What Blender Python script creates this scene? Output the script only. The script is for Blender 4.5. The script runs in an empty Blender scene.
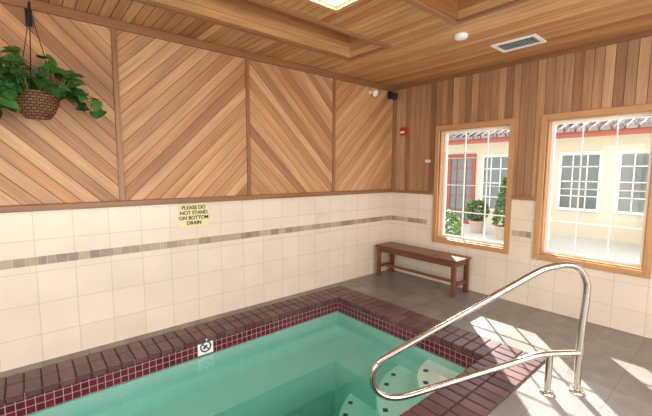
import bpy, math, random
import numpy as np
from mathutils import Vector, Matrix
random.seed(4)
H=2.74; RZ=1.20; WL=-0.16
SC=bpy.context.scene
def lin(c):
    return tuple(((x/255)/12.92 if x/255<=.04045 else ((x/255+.055)/1.055)**2.4) for x in c)+(1,)
# ---------------------------------------------------------------- materials
def newmat(n):
    m=bpy.data.materials.new(n); m.use_nodes=True
    nt=m.node_tree; b=nt.nodes['Principled BSDF']; return m,nt,b
def simple(n,c,rough=.5,metal=0,bump=0,bscale=60,var=0.0):
    m,nt,b=newmat(n); b.inputs['Roughness'].default_value=rough; b.inputs['Metallic'].default_value=metal
    b.inputs['Base Color'].default_value=lin(c)
    if bump or var:
        tc=nt.nodes.new('ShaderNodeTexCoord'); no=nt.nodes.new('ShaderNodeTexNoise'); no.inputs['Scale'].default_value=bscale
        no.inputs['Detail'].default_value=4
        nt.links.new(tc.outputs['Object'],no.inputs['Vector'])
        if var:
            mx=nt.nodes.new('ShaderNodeMix'); mx.data_type='RGBA'
            mx.inputs[6].default_value=lin(tuple(v*(1-var) for v in c)); mx.inputs[7].default_value=lin(tuple(min(255,v*(1+var)) for v in c))
            nt.links.new(no.outputs[0],mx.inputs[0]); nt.links.new(mx.outputs[2],b.inputs['Base Color'])
        if bump:
            bp=nt.nodes.new('ShaderNodeBump'); bp.inputs['Strength'].default_value=bump; bp.inputs['Distance'].default_value=.01
            nt.links.new(no.outputs[0],bp.inputs['Height']); nt.links.new(bp.outputs[0],b.inputs['Normal'])
    return m
def wood(n,cols,rough=.5,grain=.35):
    m,nt,b=newmat(n); N=nt.nodes.new; L=nt.links.new
    at=N('ShaderNodeAttribute'); at.attribute_name='rnd'
    ramp=N('ShaderNodeValToRGB'); cr=ramp.color_ramp
    while len(cr.elements)<len(cols): cr.elements.new(.5)
    for i,c in enumerate(cols):
        cr.elements[i].position=i/(len(cols)-1); cr.elements[i].color=lin(c)
    L(at.outputs['Fac'],ramp.inputs[0])
    uv=N('ShaderNodeUVMap'); uv.uv_map='UVMap'
    mul=N('ShaderNodeMath'); mul.operation='MULTIPLY'; mul.inputs[1].default_value=37
    L(at.outputs['Fac'],mul.inputs[0])
    cmb=N('ShaderNodeCombineXYZ'); L(mul.outputs[0],cmb.inputs[2])
    add=N('ShaderNodeVectorMath'); add.operation='ADD'; L(uv.outputs[0],add.inputs[0]); L(cmb.outputs[0],add.inputs[1])
    mp=N('ShaderNodeMapping'); mp.inputs['Scale'].default_value=(1.2,45,1); L(add.outputs[0],mp.inputs['Vector'])
    no=N('ShaderNodeTexNoise'); no.inputs['Scale'].default_value=1.6; no.inputs['Detail'].default_value=5; no.inputs['Distortion'].default_value=.4
    L(mp.outputs[0],no.inputs['Vector'])
    mp2=N('ShaderNodeMapping'); mp2.inputs['Scale'].default_value=(.9,7,1); L(add.outputs[0],mp2.inputs['Vector'])
    no2=N('ShaderNodeTexNoise'); no2.inputs['Scale'].default_value=1.5; no2.inputs['Detail'].default_value=2; L(mp2.outputs[0],no2.inputs['Vector'])
    s=N('ShaderNodeMath'); s.operation='ADD'; L(no.outputs[0],s.inputs[0]); L(no2.outputs[0],s.inputs[1])
    mr=N('ShaderNodeMapRange'); mr.inputs['From Min'].default_value=.65; mr.inputs['From Max'].default_value=1.35
    mr.inputs['To Min'].default_value=1-grain; mr.inputs['To Max'].default_value=1+grain*.5; L(s.outputs[0],mr.inputs[0])
    vm=N('ShaderNodeVectorMath'); vm.operation='SCALE'; L(ramp.outputs[0],vm.inputs[0]); L(mr.outputs[0],vm.inputs['Scale'])
    L(vm.outputs[0],b.inputs['Base Color'])
    bp=N('ShaderNodeBump'); bp.inputs['Strength'].default_value=.15; bp.inputs['Distance'].default_value=.004
    L(no.outputs[0],bp.inputs['Height']); L(bp.outputs[0],b.inputs['Normal'])
    b.inputs['Roughness'].default_value=rough
    return m
def tilemat(n,axes,c1,c2,grout,w,h,mortar,rough=.3,off=(0,0),offset=0.0,bump=.3,noise=0.0,nscale=5):
    m,nt,b=newmat(n); N=nt.nodes.new; L=nt.links.new
    tc=N('ShaderNodeTexCoord'); sp=N('ShaderNodeSeparateXYZ'); L(tc.outputs['Object'],sp.inputs[0])
    cb=N('ShaderNodeCombineXYZ')
    for i,a in enumerate(axes):
        ad=N('ShaderNodeMath'); ad.operation='ADD'; ad.inputs[1].default_value=off[i]; L(sp.outputs[a],ad.inputs[0]); L(ad.outputs[0],cb.inputs[i])
    br=N('ShaderNodeTexBrick'); br.offset=offset; br.squash=1
    br.inputs['Scale'].default_value=1; br.inputs['Brick Width'].default_value=w; br.inputs['Row Height'].default_value=h
    br.inputs['Mortar Size'].default_value=mortar; br.inputs['Mortar Smooth'].default_value=.1
    br.inputs['Color1'].default_value=lin(c1); br.inputs['Color2'].default_value=lin(c2); br.inputs['Mortar'].default_value=lin(grout)
    L(cb.outputs[0],br.inputs['Vector'])
    out=br.outputs['Color']
    if noise:
        no=N('ShaderNodeTexNoise'); no.inputs['Scale'].default_value=nscale; no.inputs['Detail'].default_value=6; L(tc.outputs['Object'],no.inputs['Vector'])
        mr=N('ShaderNodeMapRange'); mr.inputs['From Min'].default_value=.3; mr.inputs['From Max'].default_value=.7
        mr.inputs['To Min'].default_value=1-noise; mr.inputs['To Max'].default_value=1+noise; L(no.outputs[0],mr.inputs[0])
        vm=N('ShaderNodeVectorMath'); vm.operation='SCALE'; L(out,vm.inputs[0]); L(mr.outputs[0],vm.inputs['Scale']); out=vm.outputs[0]
    L(out,b.inputs['Base Color'])
    bp=N('ShaderNodeBump'); bp.invert=True; bp.inputs['Strength'].default_value=bump; bp.inputs['Distance'].default_value=.004
    L(br.outputs['Fac'],bp.inputs['Height']); L(bp.outputs[0],b.inputs['Normal'])
    b.inputs['Roughness'].default_value=rough
    return m
def attrmat(n,cols,rough=.4,noise=.15,nscale=30):
    m,nt,b=newmat(n); N=nt.nodes.new; L=nt.links.new
    at=N('ShaderNodeAttribute'); at.attribute_name='rnd'
    ramp=N('ShaderNodeValToRGB'); cr=ramp.color_ramp
    while len(cr.elements)<len(cols): cr.elements.new(.5)
    for i,c in enumerate(cols):
        cr.elements[i].position=i/(len(cols)-1); cr.elements[i].color=lin(c)
    L(at.outputs['Fac'],ramp.inputs[0])
    tc=N('ShaderNodeTexCoord'); no=N('ShaderNodeTexNoise'); no.inputs['Scale'].default_value=nscale; no.inputs['Detail'].default_value=4; L(tc.outputs['Object'],no.inputs['Vector'])
    mr=N('ShaderNodeMapRange'); mr.inputs['To Min'].default_value=1-noise*1.5; mr.inputs['To Max'].default_value=1+noise*1.5; L(no.outputs[0],mr.inputs[0])
    vm=N('ShaderNodeVectorMath'); vm.operation='SCALE'; L(ramp.outputs[0],vm.inputs[0]); L(mr.outputs[0],vm.inputs['Scale'])
    L(vm.outputs[0],b.inputs['Base Color']); b.inputs['Roughness'].default_value=rough
    return m
M={}
M['cedar']=wood('cedar_diagonal',[(166,116,76),(200,150,102),(188,134,90),(206,158,112),(174,122,80),(214,170,124),(192,142,96)],.5,.36)
M['cedarv']=wood('cedar_vertical',[(134,92,62),(180,134,94),(156,110,74),(190,146,104),(144,100,68),(198,156,114),(170,122,84)],.5,.34)
M['cedarc']=wood('cedar_ceiling',[(156,102,58),(200,148,94),(178,124,74),(208,158,104),(166,112,64),(214,166,114),(188,136,82)],.42,.38)
M['trim']=wood('trim_wood',[(144,98,60),(162,114,74)],.4,.3)
M['casing']=wood('casing_wood',[(192,142,94),(204,154,104)],.4,.25)
M['benchw']=wood('bench_wood',[(104,62,38),(128,80,52)],.3,.35)
M['dark']=simple('backing_dark',(60,40,26),.9)
M['tileN']=tilemat('cream_tile_north',(0,2),(230,216,196),(224,210,189),(204,190,170),.25,.25,.003,.25,(0,.03),0,.2,.04,3)
M['tileE']=tilemat('cream_tile_east',(1,2),(230,216,196),(224,210,189),(204,190,170),.25,.25,.003,.25,(0,.03),0,.2,.04,3)
M['mosaic']=attrmat('mosaic_stone',[(146,134,118),(172,158,136),(190,174,150),(138,126,112),(180,160,134)],.4)
M['deck']=tilemat('slate_deck',(0,1),(136,130,124),(124,119,114),(108,104,100),.30,.30,.003,.34,(.05,.02),.0,.3,.18,6)
M['coping']=attrmat('coping_brick',[(78,52,54),(94,64,62),(86,56,58),(106,74,70),(72,48,52)],.35,.15,40)
M['grout']=simple('grout',(88,78,76),.8)
M['faceN']=tilemat('waterline_tile_x',(0,2),(104,32,42),(78,26,36),(176,148,146),.052,.052,.0022,.2,(.0,.004),0,.3)
M['faceE']=tilemat('waterline_tile_y',(1,2),(104,32,42),(78,26,36),(176,148,146),.052,.052,.0022,.2,(.0,.004),0,.3)
M['plaster']=simple('pool_plaster',(178,216,206),.6,0,.05,8,.03)
M['tread']=simple('step_plaster',(242,248,242),.6)
M['blue']=simple('blue_tile',(30,74,110),.3)
M['white']=simple('white_paint',(240,240,236),.4)
M['black']=simple('black_plastic',(20,20,22),.35)
M['red']=simple('red_plastic',(190,40,30),.35)
M['beige']=simple('beige_plastic',(225,215,190),.4)
M['chrome']=simple('stainless_steel',(205,198,188),.24,1)
M['yellow']=simple('sign_yellow',(228,218,164),.5)
M['stucco']=simple('beige_stucco',(214,203,182),.9,0,.1,40,.03)
M['interior']=simple('interior_plaster',(232,222,204),.8)
M['concrete']=simple('patio_concrete',(204,199,190),.9,0,.1,12,.05)
M['fascia']=simple('red_fascia',(160,82,68),.6)
M['rooftile']=tilemat('roof_tile',(1,0),(156,140,134),(130,116,112),(80,72,70),.22,.3,.02,.8,(0,0),.5,.8)
M['wicker']=tilemat('wicker',(0,2),(150,104,62),(116,76,44),(60,38,22),.03,.018,.003,.7,(0,0),.5,1)
M['soil']=simple('soil',(50,36,26),.95,0,.5,60)
M['leaf']=attrmat('pothos_leaf',[(28,66,30),(46,94,40),(70,122,54),(36,80,34)],.35,.2,30)
M['shrub']=attrmat('shrub_leaf',[(82,114,64),(108,140,78),(128,156,94),(92,126,70)],.6,.2,30)
M['vine']=simple('vine_stem',(96,120,60),.6)
M['pot']=simple('glazed_pot',(190,172,150),.5)
M['paneglass']=simple('dark_pane',(112,120,118),.08)
def refl(N,L,normal=None,lo=.03,hi=.75,pw=4.5):
    lw=N('ShaderNodeLayerWeight'); lw.inputs['Blend'].default_value=.5
    if normal: L(normal,lw.inputs['Normal'])
    p=N('ShaderNodeMath'); p.operation='POWER'; p.inputs[1].default_value=pw; L(lw.outputs['Facing'],p.inputs[0])
    a=N('ShaderNodeMath'); a.operation='MULTIPLY_ADD'; a.inputs[1].default_value=hi; a.inputs[2].default_value=lo; L(p.outputs[0],a.inputs[0]); return a.outputs[0]
def glass():
    m,nt,b=newmat('window_glass'); nt.nodes.remove(b); N=nt.nodes.new; L=nt.links.new
    o=nt.nodes['Material Output']; t=N('ShaderNodeBsdfTransparent'); g=N('ShaderNodeBsdfGlossy'); g.inputs['Roughness'].default_value=.02
    mx=N('ShaderNodeMixShader')
    L(refl(N,L),mx.inputs[0]); L(t.outputs[0],mx.inputs[1]); L(g.outputs[0],mx.inputs[2]); L(mx.outputs[0],o.inputs[0]); return m
M['glass']=glass()
def water():
    m,nt,b=newmat('pool_water'); nt.nodes.remove(b); N=nt.nodes.new; L=nt.links.new
    o=nt.nodes['Material Output']; t=N('ShaderNodeBsdfTransparent'); t.inputs[0].default_value=(.95,1,.99,1)
    g=N('ShaderNodeBsdfGlossy'); g.inputs['Roughness'].default_value=.015
    mx=N('ShaderNodeMixShader')
    tc=N('ShaderNodeTexCoord'); no=N('ShaderNodeTexNoise'); no.inputs['Scale'].default_value=5; no.inputs['Detail'].default_value=2
    bp=N('ShaderNodeBump'); bp.inputs['Strength'].default_value=.07; bp.inputs['Distance'].default_value=.02
    L(tc.outputs['Object'],no.inputs['Vector']); L(no.outputs[0],bp.inputs['Height']); L(bp.outputs[0],g.inputs['Normal'])
    L(refl(N,L,bp.outputs[0],.02,.85,3.6),mx.inputs[0]); L(t.outputs[0],mx.inputs[1]); L(g.outputs[0],mx.inputs[2]); L(mx.outputs[0],o.inputs[0])
    v=N('ShaderNodeVolumeAbsorption'); v.inputs['Color'].default_value=(.02,.74,.68,1); v.inputs['Density'].default_value=.9
    L(v.outputs[0],o.inputs['Volume']); return m
M['water']=water()
def emis(n,c,s):
    m,nt,b=newmat(n); b.inputs['Base Color'].default_value=lin(c); b.inputs['Emission Color'].default_value=lin(c); b.inputs['Emission Strength'].default_value=s; return m
M['lamp']=emis('lamp_diffuser',(255,250,238),1.2)
# ---------------------------------------------------------------- mesh builder
class MB:
    def __init__(s): s.v=[];s.f=[];s.r=[];s.m=[];s.uv=[]
    def face(s,idx,r=0.5,m=0,uv=None): s.f.append(idx);s.r.append(r);s.m.append(m);s.uv.append(uv)
    def box(s,x0,x1,y0,y1,z0,z1,r=None,m=0):
        if r is None: r=random.random()
        if x0>x1:x0,x1=x1,x0
        if y0>y1:y0,y1=y1,y0
        if z0>z1:z0,z1=z1,z0
        b=len(s.v); s.v+= [(x,y,z) for z in(z0,z1) for y in(y0,y1) for x in(x0,x1)]
        d=[x1-x0,y1-y0,z1-z0]; ax=d.index(max(d)); o=[a for a in range(3) if a!=ax]
        for q in((0,2,3,1),(4,5,7,6),(0,1,5,4),(2,6,7,3),(0,4,6,2),(1,3,7,5)):
            idx=[b+k for k in q]; s.face(idx,r,m,[(s.v[k][ax],s.v[k][o[0]]+s.v[k][o[1]]) for k in idx])
    def obox(s,c,size,rot,r=.5,m=0):
        b=len(s.v); hx,hy,hz=[k/2 for k in size]; loc=[Vector((x,y,z)) for z in(-hz,hz) for y in(-hy,hy) for x in(-hx,hx)]
        s.v+=[tuple(Vector(c)+rot@p) for p in loc]
        for q in((0,2,3,1),(4,5,7,6),(0,1,5,4),(2,6,7,3),(0,4,6,2),(1,3,7,5)):
            s.face([b+k for k in q],r,m,[(loc[k].x,loc[k].y+loc[k].z) for k in q])
    def prism(s,pts,top,r=.5,m=0,uvs=None):
        n=len(pts); b=len(s.v); s.v+=[tuple(p) for p in pts]+[tuple(p) for p in top]
        s.face([b+n+i for i in range(n)],r,m,uvs)
        for i in range(n):
            j=(i+1)%n; s.face([b+i,b+j,b+n+j,b+n+i],r,m,[uvs[i],uvs[j],uvs[j],uvs[i]] if uvs else None)
    def cyl(s,p0,p1,r0,r1=None,n=16,r=.5,m=0,cap=True):
        if r1 is None:r1=r0
        p0=Vector(p0);p1=Vector(p1);d=(p1-p0).normalized(); a=d.orthogonal().normalized(); c=d.cross(a)
        b=len(s.v)
        for p,R in((p0,r0),(p1,r1)):
            for i in range(n):
                t=2*math.pi*i/n; s.v.append(tuple(p+a*(R*math.cos(t))+c*(R*math.sin(t))))
        for i in range(n):
            j=(i+1)%n; s.face([b+i,b+j,b+n+j,b+n+i],r,m)
        if cap: s.face([b+i for i in range(n)][::-1],r,m); s.face([b+n+i for i in range(n)],r,m)
    def lathe(s,c,prof,n=24,r=.5,m=0):
        b=len(s.v)
        for R,z in prof:
            for i in range(n):
                t=2*math.pi*i/n; s.v.append((c[0]+R*math.cos(t),c[1]+R*math.sin(t),c[2]+z))
        for k in range(len(prof)-1):
            for i in range(n):
                j=(i+1)%n; s.face([b+k*n+i,b+k*n+j,b+(k+1)*n+j,b+(k+1)*n+i],r,m)
    def tube(s,pts,R,n=10,r=.5,m=0):
        pts=[Vector(p) for p in pts]; b=len(s.v); N=len(pts); a=None
        for i,p in enumerate(pts):
            d=(pts[min(i+1,N-1)]-pts[max(i-1,0)]).normalized()
            a=d.orthogonal().normalized() if a is None else (a-d*a.dot(d)).normalized()
            c=d.cross(a)
            for k in range(n):
                t=2*math.pi*k/n; s.v.append(tuple(p+a*(R*math.cos(t))+c*(R*math.sin(t))))
        for i in range(N-1):
            for k in range(n):
                j=(k+1)%n; s.face([b+i*n+k,b+i*n+j,b+(i+1)*n+j,b+(i+1)*n+k],r,m)
        s.face([b+k for k in range(n)][::-1],r,m); s.face([b+(N-1)*n+k for k in range(n)],r,m)
    def obj(s,name,mats,parent=None,smooth=False,bevel=0,recalc=True):
        me=bpy.data.meshes.new(name); me.from_pydata(s.v,[],s.f)
        if not isinstance(mats,(list,tuple)): mats=[mats]
        for m in mats: me.materials.append(M[m] if isinstance(m,str) else m)
        at=me.attributes.new('rnd','FLOAT','FACE'); at.data.foreach_set('value',s.r)
        me.polygons.foreach_set('material_index',s.m)
        uvl=me.uv_layers.new(name='UVMap')
        for p,u in zip(me.polygons,s.uv):
            if u:
                for li,q in zip(p.loop_indices,u): uvl.data[li].uv=q
        if recalc:
            import bmesh
            bm=bmesh.new(); bm.from_mesh(me); bmesh.ops.recalc_face_normals(bm,faces=bm.faces); bm.to_mesh(me); bm.free()
        if smooth:
            me.polygons.foreach_set('use_smooth',[True]*len(me.polygons)); 
            try: me.set_sharp_from_angle(angle=math.radians(40))
            except Exception: pass
        o=bpy.data.objects.new(name,me); SC.collection.objects.link(o)
        if parent: o.parent=parent
        if bevel:
            md=o.modifiers.new('bev','BEVEL'); md.width=bevel; md.segments=2; md.limit_method='ANGLE'
        return o
def empty(name):
    o=bpy.data.objects.new(name,None); SC.collection.objects.link(o); return o
def clip(poly,nx,ny,c):
    out=[]
    for i in range(len(poly)):
        a=poly[i];b=poly[(i+1)%len(poly)]; da=nx*a[0]+ny*a[1]-c; db=nx*b[0]+ny*b[1]-c
        if da<=0: out.append(a)
        if da*db<0:
            t=da/(da-db); out.append((a[0]+t*(b[0]-a[0]),a[1]+t*(b[1]-a[1])))
    return out
def rhash(i,k=0): return random.Random(i*7919+k*104729).random()
def planks(mb,O,A,B,Nn,rect,ang,w,th=.014,gap=.003,seed=0):
    s0,s1,t0,t1=rect; O=Vector(O);A=Vector(A);B=Vector(B);Nn=Vector(Nn)
    ca,sa=math.cos(ang),math.sin(ang)
    base=[(s0,t0),(s1,t0),(s1,t1),(s0,t1)]
    cs=[-sa*x+ca*y for x,y in base]
    for i in range(int(math.floor(min(cs)/w)),int(math.ceil(max(cs)/w))+1):
        lo=i*w+gap/2; hi=(i+1)*w-gap/2
        p=clip(base,sa,-ca,-lo); 
        if len(p)<3: continue
        p=clip(p,-sa,ca,hi)
        if len(p)<3: continue
        r=rhash(i,seed)
        uv=[(ca*x+sa*y,-sa*x+ca*y) for x,y in p]
        bs=[O+A*x+B*y for x,y in p]
        mb.prism(bs,[q+Nn*th for q in bs],r,0,uv)
# ---------------------------------------------------------------- room shell
XW,YS=-6.6,-5.6
PX0,PX1,PY0,PY1=-5.3,-1.50,-2.25,-.45
CW=.33
mb=MB()
cx0,cx1,cy0,cy1=PX0-CW,PX1+CW,PY0-CW,-.14
mb.box(XW,0,YS,cy0,-.12,0); mb.box(cx1,0,cy0,0,-.12,0); mb.box(XW,cx0,cy0,0,-.12,0); mb.box(cx0,cx1,cy1,0,-.12,0)
mb.obj('floor','deck')
wn=MB(); wn.box(XW-.15,.15,0,.15,-.12,H+.4); wall_n=wn.obj('wall_north','dark')
t=MB(); t.box(XW,0,-.012,0,0,RZ); t.obj('tile_wainscot','tileN',wall_n)
TX=[-6.08,-4.86,-3.64,-2.42,-1.20]
edges=[XW]+TX+[0]
pk=MB()
for i in range(len(edges)-1):
    a=math.radians(45)*(1 if (i%2)==1 else -1)
    planks(pk,(0,0,0),(1,0,0),(0,0,1),(0,-1,0),(edges[i],edges[i+1],RZ,H),a,.09,.014,.004,seed=i)
pk.obj('cedar_planks','cedar',wall_n)
tr=MB()
for x in TX: tr.box(x-.02,x+.02,-.032,-.014,RZ+.04,H-.04)
tr.box(-.03,-.014,-.03,-.012,RZ+.04,H-.04)
tr.obj('trim_1','trim',wall_n,bevel=.003)
tr=MB(); tr.box(XW,0,-.05,-.0,RZ-.005,RZ+.045); tr.obj('trim_2','trim',wall_n,bevel=.006)
tr=MB(); tr.box(XW,0,-.045,-.0,H-.07,H-.001); tr.obj('trim_3','trim',wall_n,bevel=.004)
ms=MB(); x=XW
while x<-.02:
    w=random.choice([.055,.075,.075,.1]); ms.box(x+.002,min(x+w,-.014)-.002,-.016,-.010,.775,.84); x+=w
ms.obj('mosaic_band','mosaic',wall_n)
WIN=[(-1.71,-.81),(-2.95,-2.09),(-4.33,-3.47)]
WZ0,WZ1=.61,2.05
segs=[];y=YS
for a,b in sorted(WIN): segs.append((y,a)); y=b
segs.append((y,0))
we=MB()
for a,b in segs: we.box(0,.15,a,b,-.12,H+.4)
for a,b in WIN: we.box(0,.15,a,b,-.12,WZ0); we.box(0,.15,a,b,WZ1,H+.4)
wall_e=we.obj('wall_east','stucco')
te=MB()
for a,b in segs: te.box(-.012,0,a,b,0,RZ)
for a,b in WIN: te.box(-.012,0,a,b,0,WZ0)
te.obj('tile_wainscot_east','tileE',wall_e)
pk=MB()
V=lambda r:planks(pk,(0,0,0),(0,1,0),(0,0,1),(-1,0,0),r,math.radians(90),.082,.014,.004,seed=77)
for a,b in segs: V((a,b,RZ,H))
for a,b in WIN: V((a,b,WZ1,H))
pk.obj('cedar_planks_east','cedarv',wall_e)
bk=MB()
for a,b in segs: bk.box(-.004,0,a,b,RZ,H)
for a,b in WIN: bk.box(-.004,0,a,b,WZ1,H)
bk.obj('plank_backing','dark',wall_e)
te=MB()
for a,b in segs: te.box(-.04,0,a+(.06 if a>YS else 0),b-(.06 if b<0 else 0),RZ-.005,RZ+.035)
te.obj('trim_4','trim',wall_e,bevel=.005)
te=MB(); te.box(-.03,0,YS,-.03,H-.05,H-.001); te.obj('trim_5','trim',wall_e,bevel=.004)
ms=MB(); y=-.02
def inwin(y0,y1): return any(y1>a-.06 and y0<b+.06 for a,b in WIN)
while y>YS:
    w=random.choice([.055,.075,.075,.1])
    if not inwin(y-w,y): ms.box(-.016,-.010,y-w+.002,y-.002,.775,.84)
    y-=w
ms.obj('mosaic_band_east','mosaic',wall_e)
for i,(a,b) in enumerate(WIN):
    w=empty('window_%d'%(i+1))
    c=MB(); q=.06
    c.box(-.034,-.0,a-q,a,WZ0-q,WZ1+q); c.box(-.034,0,b,b+q,WZ0-q,WZ1+q); c.box(-.034,0,a,b,WZ1,WZ1+q); c.box(-.034,0,a,b,WZ0-q,WZ0)
    c.obj('casing','casing',w,bevel=.004)
    c=MB()
    c.box(0,.15,a,a+.012,WZ0,WZ1); c.box(0,.15,b-.012,b,WZ0,WZ1); c.box(0,.149,a+.012,b-.012,WZ0,WZ0+.012); c.box(0,.149,a+.012,b-.012,WZ1-.012,WZ1)
    c.obj('jamb','casing',w)
    c=MB(); f=.03; X0,X1=.085,.12
    A_,B_,Z0,Z1=a+.012,b-.012,WZ0+.012,WZ1-.012
    c.box(X0,X1,A_,A_+f,Z0,Z1); c.box(X0,X1,B_-f,B_,Z0,Z1); c.box(X0,X1,A_+f,B_-f,Z0,Z0+f); c.box(X0,X1,A_+f,B_-f,Z1-f,Z1)
    for k in (1,2):
        yy=A_+(B_-A_)*k/3; c.box(.095,.1115,yy-.005,yy+.005,Z0+f,Z1-f)
    for k in (1,2,3):
        zz=Z0+(Z1-Z0)*k/4; c.box(.0965,.11,A_+f,B_-f,zz-.005,zz+.005)
    c.obj('sash','white',w)
    c=MB(); c.v=[(.1025,A_,Z0),(.1025,B_,Z0),(.1025,B_,Z1),(.1025,A_,Z1)]; c.face([0,1,2,3]); c.obj('glass_pane','glass',w)
ws=MB(); so=(-5.4,-1.2); ws.box(XW-.15,so[0],YS-.15,YS,-.12,H+.4); ws.box(so[1],.15,YS-.15,YS,-.12,H+.4); ws.box(so[0],so[1],YS-.15,YS,2.25,H+.4); ws.box(so[0],so[1],YS-.15,YS,-.12,.1)
ws.obj('wall_south','interior')
ww=MB(); wo=(-4.6,-1.0); ww.box(XW-.15,XW,YS,wo[0],-.12,H+.4); ww.box(XW-.15,XW,wo[1],0,-.12,H+.4); ww.box(XW-.15,XW,wo[0],wo[1],2.25,H+.4); ww.box(XW-.15,XW,wo[0],wo[1],-.12,.1)
ww.obj('wall_west','interior')
w=empty('window_4'); c=MB()
for k in range(5):
    xx=so[0]+(so[1]-so[0])*k/4; c.box(xx-.03,xx+.03,YS-.1,YS-.05,.1,2.25)
c.box(so[0],so[1],YS-.09,YS-.06,.1,.16); c.box(so[0],so[1],YS-.09,YS-.06,2.19,2.25); c.obj('frame','white',w)
w=empty('window_5'); c=MB()
for k in range(5):
    yy=wo[0]+(wo[1]-wo[0])*k/4; c.box(XW-.1,XW-.05,yy-.03,yy+.03,.1,2.25)
c.box(XW-.09,XW-.06,wo[0],wo[1],.1,.16); c.box(XW-.09,XW-.06,wo[0],wo[1],2.19,2.25); c.obj('frame','white',w)
# ceiling with two recesses
R1=(-4.6,-1.47,-1.08,-.58); R2_=(-4.6,-1.49,-2.40,-1.86)
pk=MB()
P=lambda r,z=H+.016,sd=5:planks(pk,(0,0,z),(1,0,0),(0,1,0),(0,0,-1),r,math.radians(90),.078,.016,.006,seed=sd)
P((XW,R1[0],YS,0)); P((R1[1],0,YS,0)); P((R1[0],R1[1],R1[3],0)); P((R1[0],R1[1],R2_[3],R1[2])); P((R1[0],R1[1],YS,R2_[2])); P((R2_[1],R1[1],R2_[2],R2_[3]))
ceil=MB(); ceil.box(XW-.15,.15,YS-.15,.15,H+.4,H+.5)
ce=ceil.obj('ceiling','dark')
pk.obj('ceiling_planks','cedarc',ce)
bk=MB()
bz0,bz1=H+.012,H+.022
bk.box(XW,R1[0],YS,0,bz0,bz1);bk.box(R1[1],0,YS,0,bz0,bz1);bk.box(R1[0],R1[1],R1[3],0,bz0,bz1);bk.box(R1[0],R1[1],R2_[3],R1[2],bz0,bz1);bk.box(R1[0],R1[1],YS,R2_[2],bz0,bz1)
bk.obj('ceiling_backing','dark',ce)
for k,(x0,x1,y0,y1) in enumerate((R1,R2_)):
    pk=MB(); D=.26
    planks(pk,(0,y1,0),(1,0,0),(0,0,1),(0,-1,0),(x0,x1,H,H+D),0,.085,.014,.003,seed=9+k)
    planks(pk,(0,y0,0),(1,0,0),(0,0,1),(0,1,0),(x0,x1,H,H+D),0,.085,.014,.003,seed=19+k)
    planks(pk,(x1,0,0),(0,1,0),(0,0,1),(-1,0,0),(y0,y1,H,H+D),0,.085,.014,.003,seed=29+k)
    planks(pk,(0,0,H+D),(1,0,0),(0,1,0),(0,0,-1),(x0,x1,y0,y1),0,.085,.014,.003,seed=39+k)
    pk.obj('recess_lining_%d'%(k+1),'cedarc',ce)
    tr=MB(); q=.05
    tr.box(x0,x1+q,y1,y1+q,H-.018,H); tr.box(x0,x1+q,y0-q,y0,H-.018,H); tr.box(x1,x1+q,y0,y1,H-.018,H); tr.obj('trim_%d'%(6+k),'trim',ce,bevel=.003)
# ---------------------------------------------------------------- pool
pool=empty('swimming_pool')
PB=-1.05
p=MB()
p.box(PX0-.1,PX1+.1,PY0-.1,PY1+.1,PB-.1,PB)
p.box(PX0-.1,PX1+.1,PY1,PY1+.1,PB,-.16);p.box(PX0-.1,PX1+.1,PY0-.1,PY0,PB,-.16);p.box(PX1,PX1+.1,PY0,PY1,PB,-.16);p.box(PX0-.1,PX0,PY0,PY1,PB,-.16)
LZ=-.46; LW=.42
p.box(PX0,PX1,PY1-LW,PY1,PB,LZ); p.box(PX1-LW,PX1,PY0,PY1-LW,PB,LZ)
p.obj('basin','plaster',pool)
f=MB(); f.box(PX0-.1,PX1+.1,PY1,PY1+.1,-.17,-.0);f.box(PX0-.1,PX1+.1,PY0-.1,PY0,-.17,-.0); f.obj('waterline_tiles_x','faceN',pool)
f=MB(); f.box(PX1,PX1+.1,PY0,PY1,-.17,0);f.box(PX0-.1,PX0,PY0,PY1,-.17,0); f.obj('waterline_tiles_y','faceE',pool)
g=MB(); g.box(cx0,cx1,PY1+.01,cy1,-.05,.005); g.box(cx0,cx1,cy0,PY0-.01,-.05,.005); g.box(PX1+.01,cx1,PY0,PY1,-.05,.005); g.box(cx0,PX0-.01,PY0,PY1,-.05,.005)
g.obj('coping_bed','grout',pool)
b=MB(); BWd=.098
def brow(x0,x1,y0,y1,along):
    L0,L1=(x0,x1) if along=='x' else (y0,y1)
    n=max(1,round((L1-L0)/BWd)); st=(L1-L0)/n
    W0,W1=(y0,y1) if along=='x' else (x0,x1)
    mid=(W0+W1)/2; g=.004
    for i in range(n):
        for (c0,c1) in ((W0,mid),(mid,W1)):
            a0,a1=L0+i*st+g,L0+(i+1)*st-g
            if along=='x': b.box(a0,a1,c0+g,c1-g,-.04,.016)
            else: b.box(c0+g,c1-g,a0,a1,-.04,.016)
brow(cx0,cx1,PY1-.015,cy1,'x'); brow(cx0,cx1,cy0,PY0+.015,'x'); brow(PX1-.015,cx1,PY0+.015,PY1-.015,'y'); brow(cx0,PX0+.015,PY0+.015,PY1-.015,'y')
b.obj('coping_bricks','coping',pool,bevel=.007)
def quarter(mb,cx,cy,R,z0,z1,mi=0,n=20):
    pts=[(cx,cy)]+[(cx+R*math.cos(t),cy+R*math.sin(t)) for t in [math.pi/2+math.pi/2*i/n for i in range(n+1)]]
    mb.prism([Vector((x,y,z0)) for x,y in pts],[Vector((x,y,z1)) for x,y in pts],.5,mi)
s=MB()
STEPS=((1.22,-.70),(.88,-.44),(.54,-.24))
for R,z in STEPS:
    quarter(s,PX1,PY0,R,PB,z)
s.obj('entry_steps','tread',pool)
d=MB()
for R,z in STEPS:
    n=int(R*9)
    for k in range(1,n):
        t=math.pi/2+math.pi/2*k/n
        rot=Matrix.Rotation(t,3,'Z'); d.obox((PX1+(R-.06)*math.cos(t),PY0+(R-.06)*math.sin(t),z+.001),(.04,.04,.006),rot)
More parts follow.
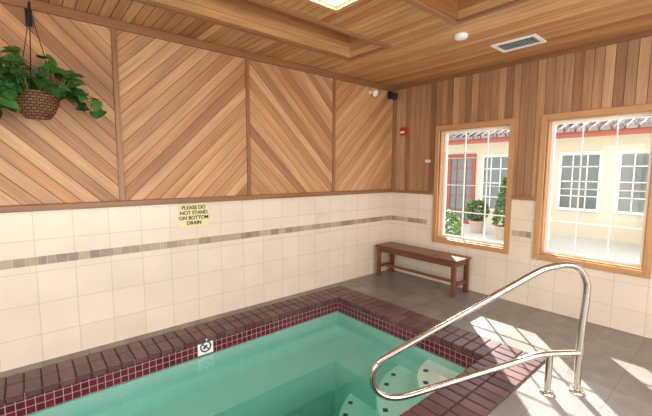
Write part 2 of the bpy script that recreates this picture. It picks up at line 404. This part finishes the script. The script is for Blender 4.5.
d.obj('step_marker_tiles','blue',pool)
wv=MB(); wv.box(PX0+.0,PX1-.0,PY0+.0,PY1-.0,PB+.0,WL); wv.obj('water','water',pool)
# depth marker
dm=empty('no_diving_marker'); dm.parent=pool
d=MB(); d.box(-3.19,-3.05,PY1-.008,PY1-.0005,-.145,-.005); d.obj('plate','white',dm)
d=MB(); cx,cz=-3.12,-.075
pts=[Vector((cx+.045*math.cos(t),PY1-.011,cz+.045*math.sin(t))) for t in [2*math.pi*i/24 for i in range(25)]]
d.tube(pts,.006,6); d.tube([Vector((cx-.03,PY1-.011,cz+.03)),Vector((cx+.03,PY1-.011,cz-.03))],.005,6)
d.tube([Vector((cx-.02,PY1-.011,cz-.015)),Vector((cx+.01,PY1-.011,cz+.012))],.009,6)
d.obj('symbol','black',dm)
# ---------------------------------------------------------------- handrail
hr=empty('pool_handrail')
A0=Vector((-1.47,-2.86,0)); dd=Vector((-.8,.6,0))
W=lambda q:A0+dd*q[0]+Vector((0,0,q[1]))
def crom(pts,n=8):
    P=[pts[0]]+pts+[pts[-1]]; out=[]
    for i in range(1,len(P)-2):
        for k in range(n):
            t=k/n; o=[]
            for c in range(2):
                a,b_,c_,d_=P[i-1][c],P[i][c],P[i+1][c],P[i+2][c]
                o.append(.5*(2*b_+(c_-a)*t+(2*a-5*b_+4*c_-d_)*t*t+(3*b_-a-3*c_+d_)*t**3))
            out.append(tuple(o))
    out.append(pts[-1]); return out
m=MB()
m.tube([W(q) for q in crom([(0,0),(0,.35),(-.02,.70),(0,.80),(.05,.87),(.13,.895),(.24,.88),(.34,.845),(.6,.70),(1.30,.305),(1.385,.24),(1.42,.16),(1.40,.07),(1.33,.015),(1.22,.005),(1.0,.065),(.42,.235),(.32,.265),(.2,.28),(0,.28)])],.0215,14)
m.tube([W((.21,0)),W((.21,.28))],.0215,14)
m.obj('rail_tube','chrome',hr,smooth=True)
m=MB()
for s_ in (0,.21):
    q=W((s_,0)); m.lathe((q.x,q.y,0),[(.0,.022),(.024,.022),(.042,.016),(.05,.004),(.05,0)],24)
m.obj('escutcheons','chrome',hr,smooth=True)
# ---------------------------------------------------------------- bench
bn=empty('wooden_bench')
m=MB(); x0,x1,y0,y1=-.44,-.08,-1.36,-.08
for k in range(5):
    xa=x0+(x1-x0)*k/5; m.box(xa+.004,xa+(x1-x0)/5-.004,y0,y1,.425,.45)
m.obj('seat_slats','benchw',bn,bevel=.004)
m=MB()
for (x,y) in ((x0+.03,y0+.05),(x1-.03,y0+.05),(x0+.03,y1-.05),(x1-.03,y1-.05)): m.box(x-.025,x+.025,y-.025,y+.025,0,.425)
m.obj('legs','benchw',bn,bevel=.004)
m=MB()
for x in (x0+.03,x1-.03): m.box(x-.012,x+.012,y0+.075,y1-.075,.36,.425)
for y in (y0+.05,y1-.05): m.box(x0+.055,x1-.055,y-.012,y+.012,.36,.425); m.box(x0+.055,x1-.055,y-.012,y+.012,.12,.16)
m.box((x0+x1)/2-.02,(x0+x1)/2+.02,y0+.062,y1-.062,.125,.155)
m.obj('rails','benchw',bn,bevel=.003)
# ---------------------------------------------------------------- ceiling & wall devices
v=empty('ceiling_vent'); m=MB(); vx0,vx1,vy0,vy1=-.70,-.42,-2.17,-1.77
m.box(vx0,vx1,vy0,vy0+.03,H-.012,H);m.box(vx0,vx1,vy1-.03,vy1,H-.012,H);m.box(vx0,vx0+.03,vy0+.03,vy1-.03,H-.012,H);m.box(vx1-.03,vx1,vy0+.03,vy1-.03,H-.012,H)
for k in range(5):
    xx=vx0+.06+k*.04; m.obox((xx,(vy0+vy1)/2,H-.005),(.014,vy1-vy0-.06,.002),Matrix.Rotation(math.radians(-25),3,'Y'))
m.obj('grille','white',v)
m=MB(); m.box(vx0+.03,vx1-.03,vy0+.03,vy1-.03,H-.002,H-.0005); m.obj('duct','black',v)
m=MB(); m.lathe((-1.17,-1.72,H-.001),[(.06,0),(.06,-.018),(.05,-.032),(.02,-.038),(0,-.038)]); m.obj('smoke_detector','white',smooth=True)
l=empty('ceiling_light'); m=MB(); lx0,lx1,ly0,ly1=-2.82,-2.38,-1.80,-1.38
m.box(lx0,lx0+.04,ly0,ly1,H-.04,H);m.box(lx1-.04,lx1,ly0,ly1,H-.04,H);m.box(lx0+.04,lx1-.04,ly0,ly0+.04,H-.04,H);m.box(lx0+.04,lx1-.04,ly1-.04,ly1,H-.04,H); m.obj('housing','casing',l)
m=MB(); m.box(lx0+.04,lx1-.04,ly0+.04,ly1-.04,H-.012,H-.004); m.obj('diffuser','lamp',l)
m=MB(); m.cyl((-.53,-.014,2.60),(-.53,-.05,2.60),.03); m.cyl((-.53,-.05,2.60),(-.53,-.12,2.57),.022,.045); m.obj('wall_spotlight','white',smooth=True)
sc=empty('security_camera'); m=MB(); m.box(-.16,-.10,-.06,-.014,2.56,2.66); m.obj('mount','black',sc,bevel=.008)
m=MB(); m.cyl((-.14,-.06,2.60),(-.17,-.16,2.57),.045,.05,20); m.obj('body','black',sc,smooth=True)
fa=empty('fire_alarm'); m=MB(); m.box(-.055,-.014,-.28,-.17,2.03,2.14); m.obj('body','red',fa,bevel=.006)
m=MB(); m.box(-.075,-.055,-.255,-.195,2.055,2.085); m.obj('strobe','white',fa)
m=MB(); m.box(-.035,-.014,-.68,-.60,1.63,1.67); m.obj('thermostat','beige',bevel=.004)
# warning sign
sg=empty('warning_sign'); m=MB(); m.box(-3.17,-2.88,-.018,-.012,.965,1.185); m.obj('plate','yellow',sg)
for k,tx in enumerate(('PLEASE DO','NOT STAND','ON BOTTOM','DRAIN')):
    cu=bpy.data.curves.new('line_%d'%(k+1),'FONT'); cu.body=tx; cu.size=.048; cu.align_x='CENTER'; cu.extrude=.0008; cu.offset=.0012; cu.space_character=.98
    cu.materials.append(M['black'])
    o=bpy.data.objects.new('text_line_%d'%(k+1),cu); SC.collection.objects.link(o); o.rotation_euler=(math.radians(90),0,0); o.location=(-3.025,-.0195,1.132-k*.05); o.parent=sg
# ---------------------------------------------------------------- hanging plant
hp=empty('hanging_pothos_plant'); PC=Vector((-4.18,-.28,1.86))
m=MB(); m.lathe(PC,[(0,0),(.07,0),(.10,.04),(.125,.10),(.135,.15),(.142,.155),(.142,.17),(.125,.17),(.12,.14)],28); m.obj('wicker_basket','wicker',hp,smooth=True)
m=MB(); m.lathe(PC,[(0,.145),(.123,.145)],24); m.obj('soil','soil',hp)
m=MB(); hook=PC+Vector((0,0,.72))
for k in range(3):
    t=2*math.pi*k/3+.3; m.tube([PC+Vector((.13*math.cos(t),.13*math.sin(t),.165)),hook],.003,6)
m.tube([hook,hook+Vector((0,0,.05)),hook+Vector((0,.1,.07)),Vector((PC.x,-.0,hook.z+.07))],.007,8)
m.box(PC.x-.02,PC.x+.02,-.03,-.012,hook.z-.03,hook.z+.12)
m.obj('hanger','black',hp)
lf=MB(); vn=MB()
OUT=[(0,0),(.35,-.12),(.5,.15),(.46,.5),(.28,.8),(0,1.08)]
def leaf(mb,pos,dirv,nrm,size,r):
    d=Vector(dirv).normalized(); n=Vector(nrm); n=(n-d*n.dot(d)).normalized(); s_=d.cross(n)
    b=len(mb.v); P=lambda x,y,z=0: tuple(pos+s_*(x*size*.85)+d*(y*size)+n*(z*size))
    right=[P(x,y,.10*abs(x)*2-.12*y*y) for x,y in OUT]; left=[P(-x,y,.10*abs(x)*2-.12*y*y) for x,y in OUT[1:-1]]
    mid=[P(0,.5,-.03)]
    mb.v+=right+left+mid; mi=b+len(right)+len(left)
    R=[b+i for i in range(6)]; Lh=[b+6+i for i in range(4)]
    loop=R+Lh[::-1]
    for i in range(len(loop)): mb.face([loop[i],loop[(i+1)%len(loop)],mi],r)
rg=random.Random(11)
def vine(p0,dirs,n,sz,per=1):
    p=Vector(p0); d=Vector(dirs).normalized(); pts=[p.copy()]
    for k in range(n):
        d=(d+Vector((rg.uniform(-.3,.3),rg.uniform(-.2,.2),-.22))).normalized(); p=p+d*.045; 
        if p.y>-.07:p.y=-.07
        pts.append(p.copy())
        for j in range(per):
            out=Vector((rg.uniform(-1,1),rg.uniform(-1,.0),rg.uniform(-.8,.3)))
            leaf(lf,p,out,Vector((rg.uniform(-.4,.4),-1,rg.uniform(.2,1.2))),sz*rg.uniform(.7,1.15),rg.random())
    vn.tube(pts,.003,5)
for k in range(120):
    t=rg.uniform(0,2*math.pi); R=rg.uniform(.02,.18)
    base=PC+Vector((R*math.cos(t),R*math.sin(t)*.8,.16)); h=rg.uniform(.02,.32)*(1-.5*R/.18)
    tip=base+Vector((math.cos(t)*.05,math.sin(t)*.04,h)); vn.tube([base,tip],.0025,5)
    leaf(lf,tip,Vector((math.cos(t)+rg.uniform(-.5,.5),math.sin(t)*.6+rg.uniform(-.5,.3)-.2,rg.uniform(-.8,.3))),Vector((rg.uniform(-.3,.3),-.7,.8)),rg.uniform(.065,.10),rg.random())
vine(PC+Vector((.12,-.02,.17)),(1,0,.6),7,.08); vine(PC+Vector((.13,.03,.17)),(1,0,.2),5,.075); vine(PC+Vector((.1,-.08,.17)),(1,-.3,.9),6,.075)
for q in range(9):
    t=math.pi+rg.uniform(-1.0,1.0); vine(PC+Vector((.13*math.cos(t),.12*math.sin(t),.17)),(math.cos(t),math.sin(t)*.5,.1),rg.choice([5,8,9]),.09,1)
vine(PC+Vector((-.10,-.09,.17)),(-.5,-.4,.1),10,.09,2)
lf.obj('leaves','leaf',hp,recalc=False); vn.obj('vines','vine',hp)
# ---------------------------------------------------------------- outside
m=MB(); m.box(.15,16,-14,12,-.2,-.06); m.obj('ground','concrete')
hb=empty('courtyard_building'); FX=6.0
m=MB(); m.box(FX,FX+.2,-9,9,-.06,2.6); m.obj('facade','stucco',hb)
m=MB(); m.box(FX-.6,FX-.56,-9,9,2.30,2.42); m.obj('fascia','fascia',hb)
m=MB(); m.box(FX-.56,FX,-9,9,2.36,2.40); m.obj('soffit','white',hb)
m=MB()
m.prism([Vector((FX-.65,-9,2.42)),Vector((FX-.65,9,2.42)),Vector((FX+2.4,9,3.45)),Vector((FX+2.4,-9,3.45))],[Vector((FX-.65,-9,2.47)),Vector((FX-.65,9,2.47)),Vector((FX+2.4,9,3.50)),Vector((FX+2.4,-9,3.50))]); 
yy=-9
while yy<9:
    m.tube([Vector((FX-.66,yy,2.47)),Vector((FX+2.4,yy,3.50))],.06,8); yy+=.21
m.obj('tile_roof','rooftile',hb)
def extwin(y0,y1,z0,z1,name,framem='white',cols=3,rows=4,fw=.06):
    m=MB(); X0,X1=FX-.05,FX
    m.box(X0,X1,y0,y0+fw,z0,z1);m.box(X0,X1,y1-fw,y1,z0,z1);m.box(X0,X1,y0+fw,y1-fw,z0,z0+fw);m.box(X0,X1,y0+fw,y1-fw,z1-fw,z1)
    for k in range(1,cols): y=y0+(y1-y0)*k/cols; m.box(X0+.01,X1,y-.012,y+.012,z0+fw,z1-fw)
    for k in range(1,rows): z=z0+(z1-z0)*k/rows; m.box(X0+.013,X1,y0+fw,y1-fw,z-.012,z+.012)
    m.obj(name+'_frame',framem,hb)
    m=MB(); m.box(FX-.02,FX-.005,y0+.01,y1-.01,z0+.01,z1-.01); m.obj(name+'_pane','paneglass',hb)
extwin(-1.30,-.42,.58,2.0,'courtyard_window_a'); extwin(-2.45,-1.58,.58,2.0,'courtyard_window_b'); extwin(-4.6,-3.7,.58,2.0,'courtyard_window_c')
extwin(1.75,2.65,-.05,2.05,'courtyard_door','fascia',3,5,.11); extwin(.75,1.55,.4,2.0,'courtyard_window_d')
extwin(3.2,4.1,.58,2.0,'courtyard_window_e')
def shrub(name,x,y,kind,h,w,pot=True,n=900):
    e=empty(name); zb=-.06; z0=zb
    if pot:
        m=MB(); m.lathe((x,y,zb),[(0,0),(.13,0),(.18,.26),(.20,.27),(.20,.32),(.17,.32),(.16,.28),(0,.28)],20); m.obj('pot','pot',e,smooth=True); z0=zb+.28
        m=MB(); m.cyl((x,y,z0),(x,y,z0+h*.5),.02); m.obj('trunk','vine',e)
    m=MB(); rr=random.Random(int(x*100+y*10))
    for k in range(n):
        u=rr.random(); t=rr.uniform(0,6.283)
        R=(w*(1-u)**.8 if kind=='cone' else w*math.sqrt(max(0,1-(2*u-1)**2)))*rr.uniform(.75,1.0)+.01
        pos=Vector((x+R*math.cos(t),y+R*math.sin(t),z0+.05+u*h))
        leaf(m,pos,Vector((math.cos(t)+rr.uniform(-.6,.6),math.sin(t)+rr.uniform(-.6,.6),rr.uniform(-.3,.9))),Vector((rr.uniform(-1,1),rr.uniform(-1,1),1)),.07,rr.random())
    m.obj('foliage','shrub',e,recalc=False)
shrub('potted_conifer',4.2,.10,'cone',1.1,.22); shrub('potted_shrub',4.6,.95,'ball',.5,.25); shrub('potted_shrub',3.7,-.65,'ball',.4,.22)
shrub('garden_shrub',1.3,-.05,'ball',.85,.34,False,1100); shrub('garden_shrub',2.2,.75,'ball',.9,.35,False,1100)
shrub('garden_shrub',5.2,-2.75,'ball',1.7,.40,False,1500)
# ---------------------------------------------------------------- light
wd=bpy.data.worlds.new('World'); SC.world=wd; wd.use_nodes=True; nt=wd.node_tree
bg=nt.nodes['Background']; bg.inputs[0].default_value=(.94,.97,1,1); bg.inputs[1].default_value=2.3
sun=bpy.data.lights.new('sun','SUN'); sun.energy=18; sun.angle=.009; sun.color=(1,.97,.92)
so_=bpy.data.objects.new('sun',sun); SC.collection.objects.link(so_)
so_.rotation_euler=Vector((-1.12,-1.02,-1)).to_track_quat('-Z','Y').to_euler()
def area(n,loc,size,e,col=(1,.96,.9),tgt=None,sy=None):
    l=bpy.data.lights.new(n,'AREA'); l.energy=e; l.color=col; l.shape='RECTANGLE'; l.size=size; l.size_y=sy or size
    o=bpy.data.objects.new(n,l); SC.collection.objects.link(o); o.location=loc
    if tgt: o.rotation_euler=(Vector(tgt)-Vector(loc)).to_track_quat('-Z','Y').to_euler()
    return o
area('ceiling_lamp_a',(-3.0,-4.6,H-.06),1.6,52,(1,.96,.90))  # added soft fill behind the camera, no fixture modelled
area('ceiling_lamp_b',(-5.6,-2.6,H-.06),1.4,24,(1,.96,.90))  # added fill out of view on the west side, no fixture
area('ceiling_lamp_c',(-2.60,-1.59,H-.02),.30,10,(1,.95,.88))
area('window_daylight_south',(-3.3,YS-.2,1.3),4.0,104,(1,.99,.97),(-3.3,0,1.3),2.0)  # area fill added outside the unseen south opening to brighten the room
area('window_daylight_west',(XW-.2,-2.8,1.3),3.5,56,(1,.99,.97),(0,-2.8,1.3),2.0)  # same kind of added area fill, outside the unseen west opening
# ---------------------------------------------------------------- camera
F=Vector((0.64333909,0.75890539,-0.10088321));R=Vector((0.76303236,-0.64634987,0.00366896));D=Vector((-0.06242146,-0.07933753,-0.99489151))
cd=bpy.data.cameras.new('camera'); cd.sensor_width=36; cd.lens=357.3162*36/652; cd.clip_start=.05
co=bpy.data.objects.new('camera',cd); SC.collection.objects.link(co)
mt=Matrix((( R.x,-D.x,-F.x),(R.y,-D.y,-F.y),(R.z,-D.z,-F.z))).to_4x4(); mt.translation=Vector((-4.2888,-3.5123,1.5)); co.matrix_world=mt
SC.camera=co
SC.view_settings.view_transform='Standard'
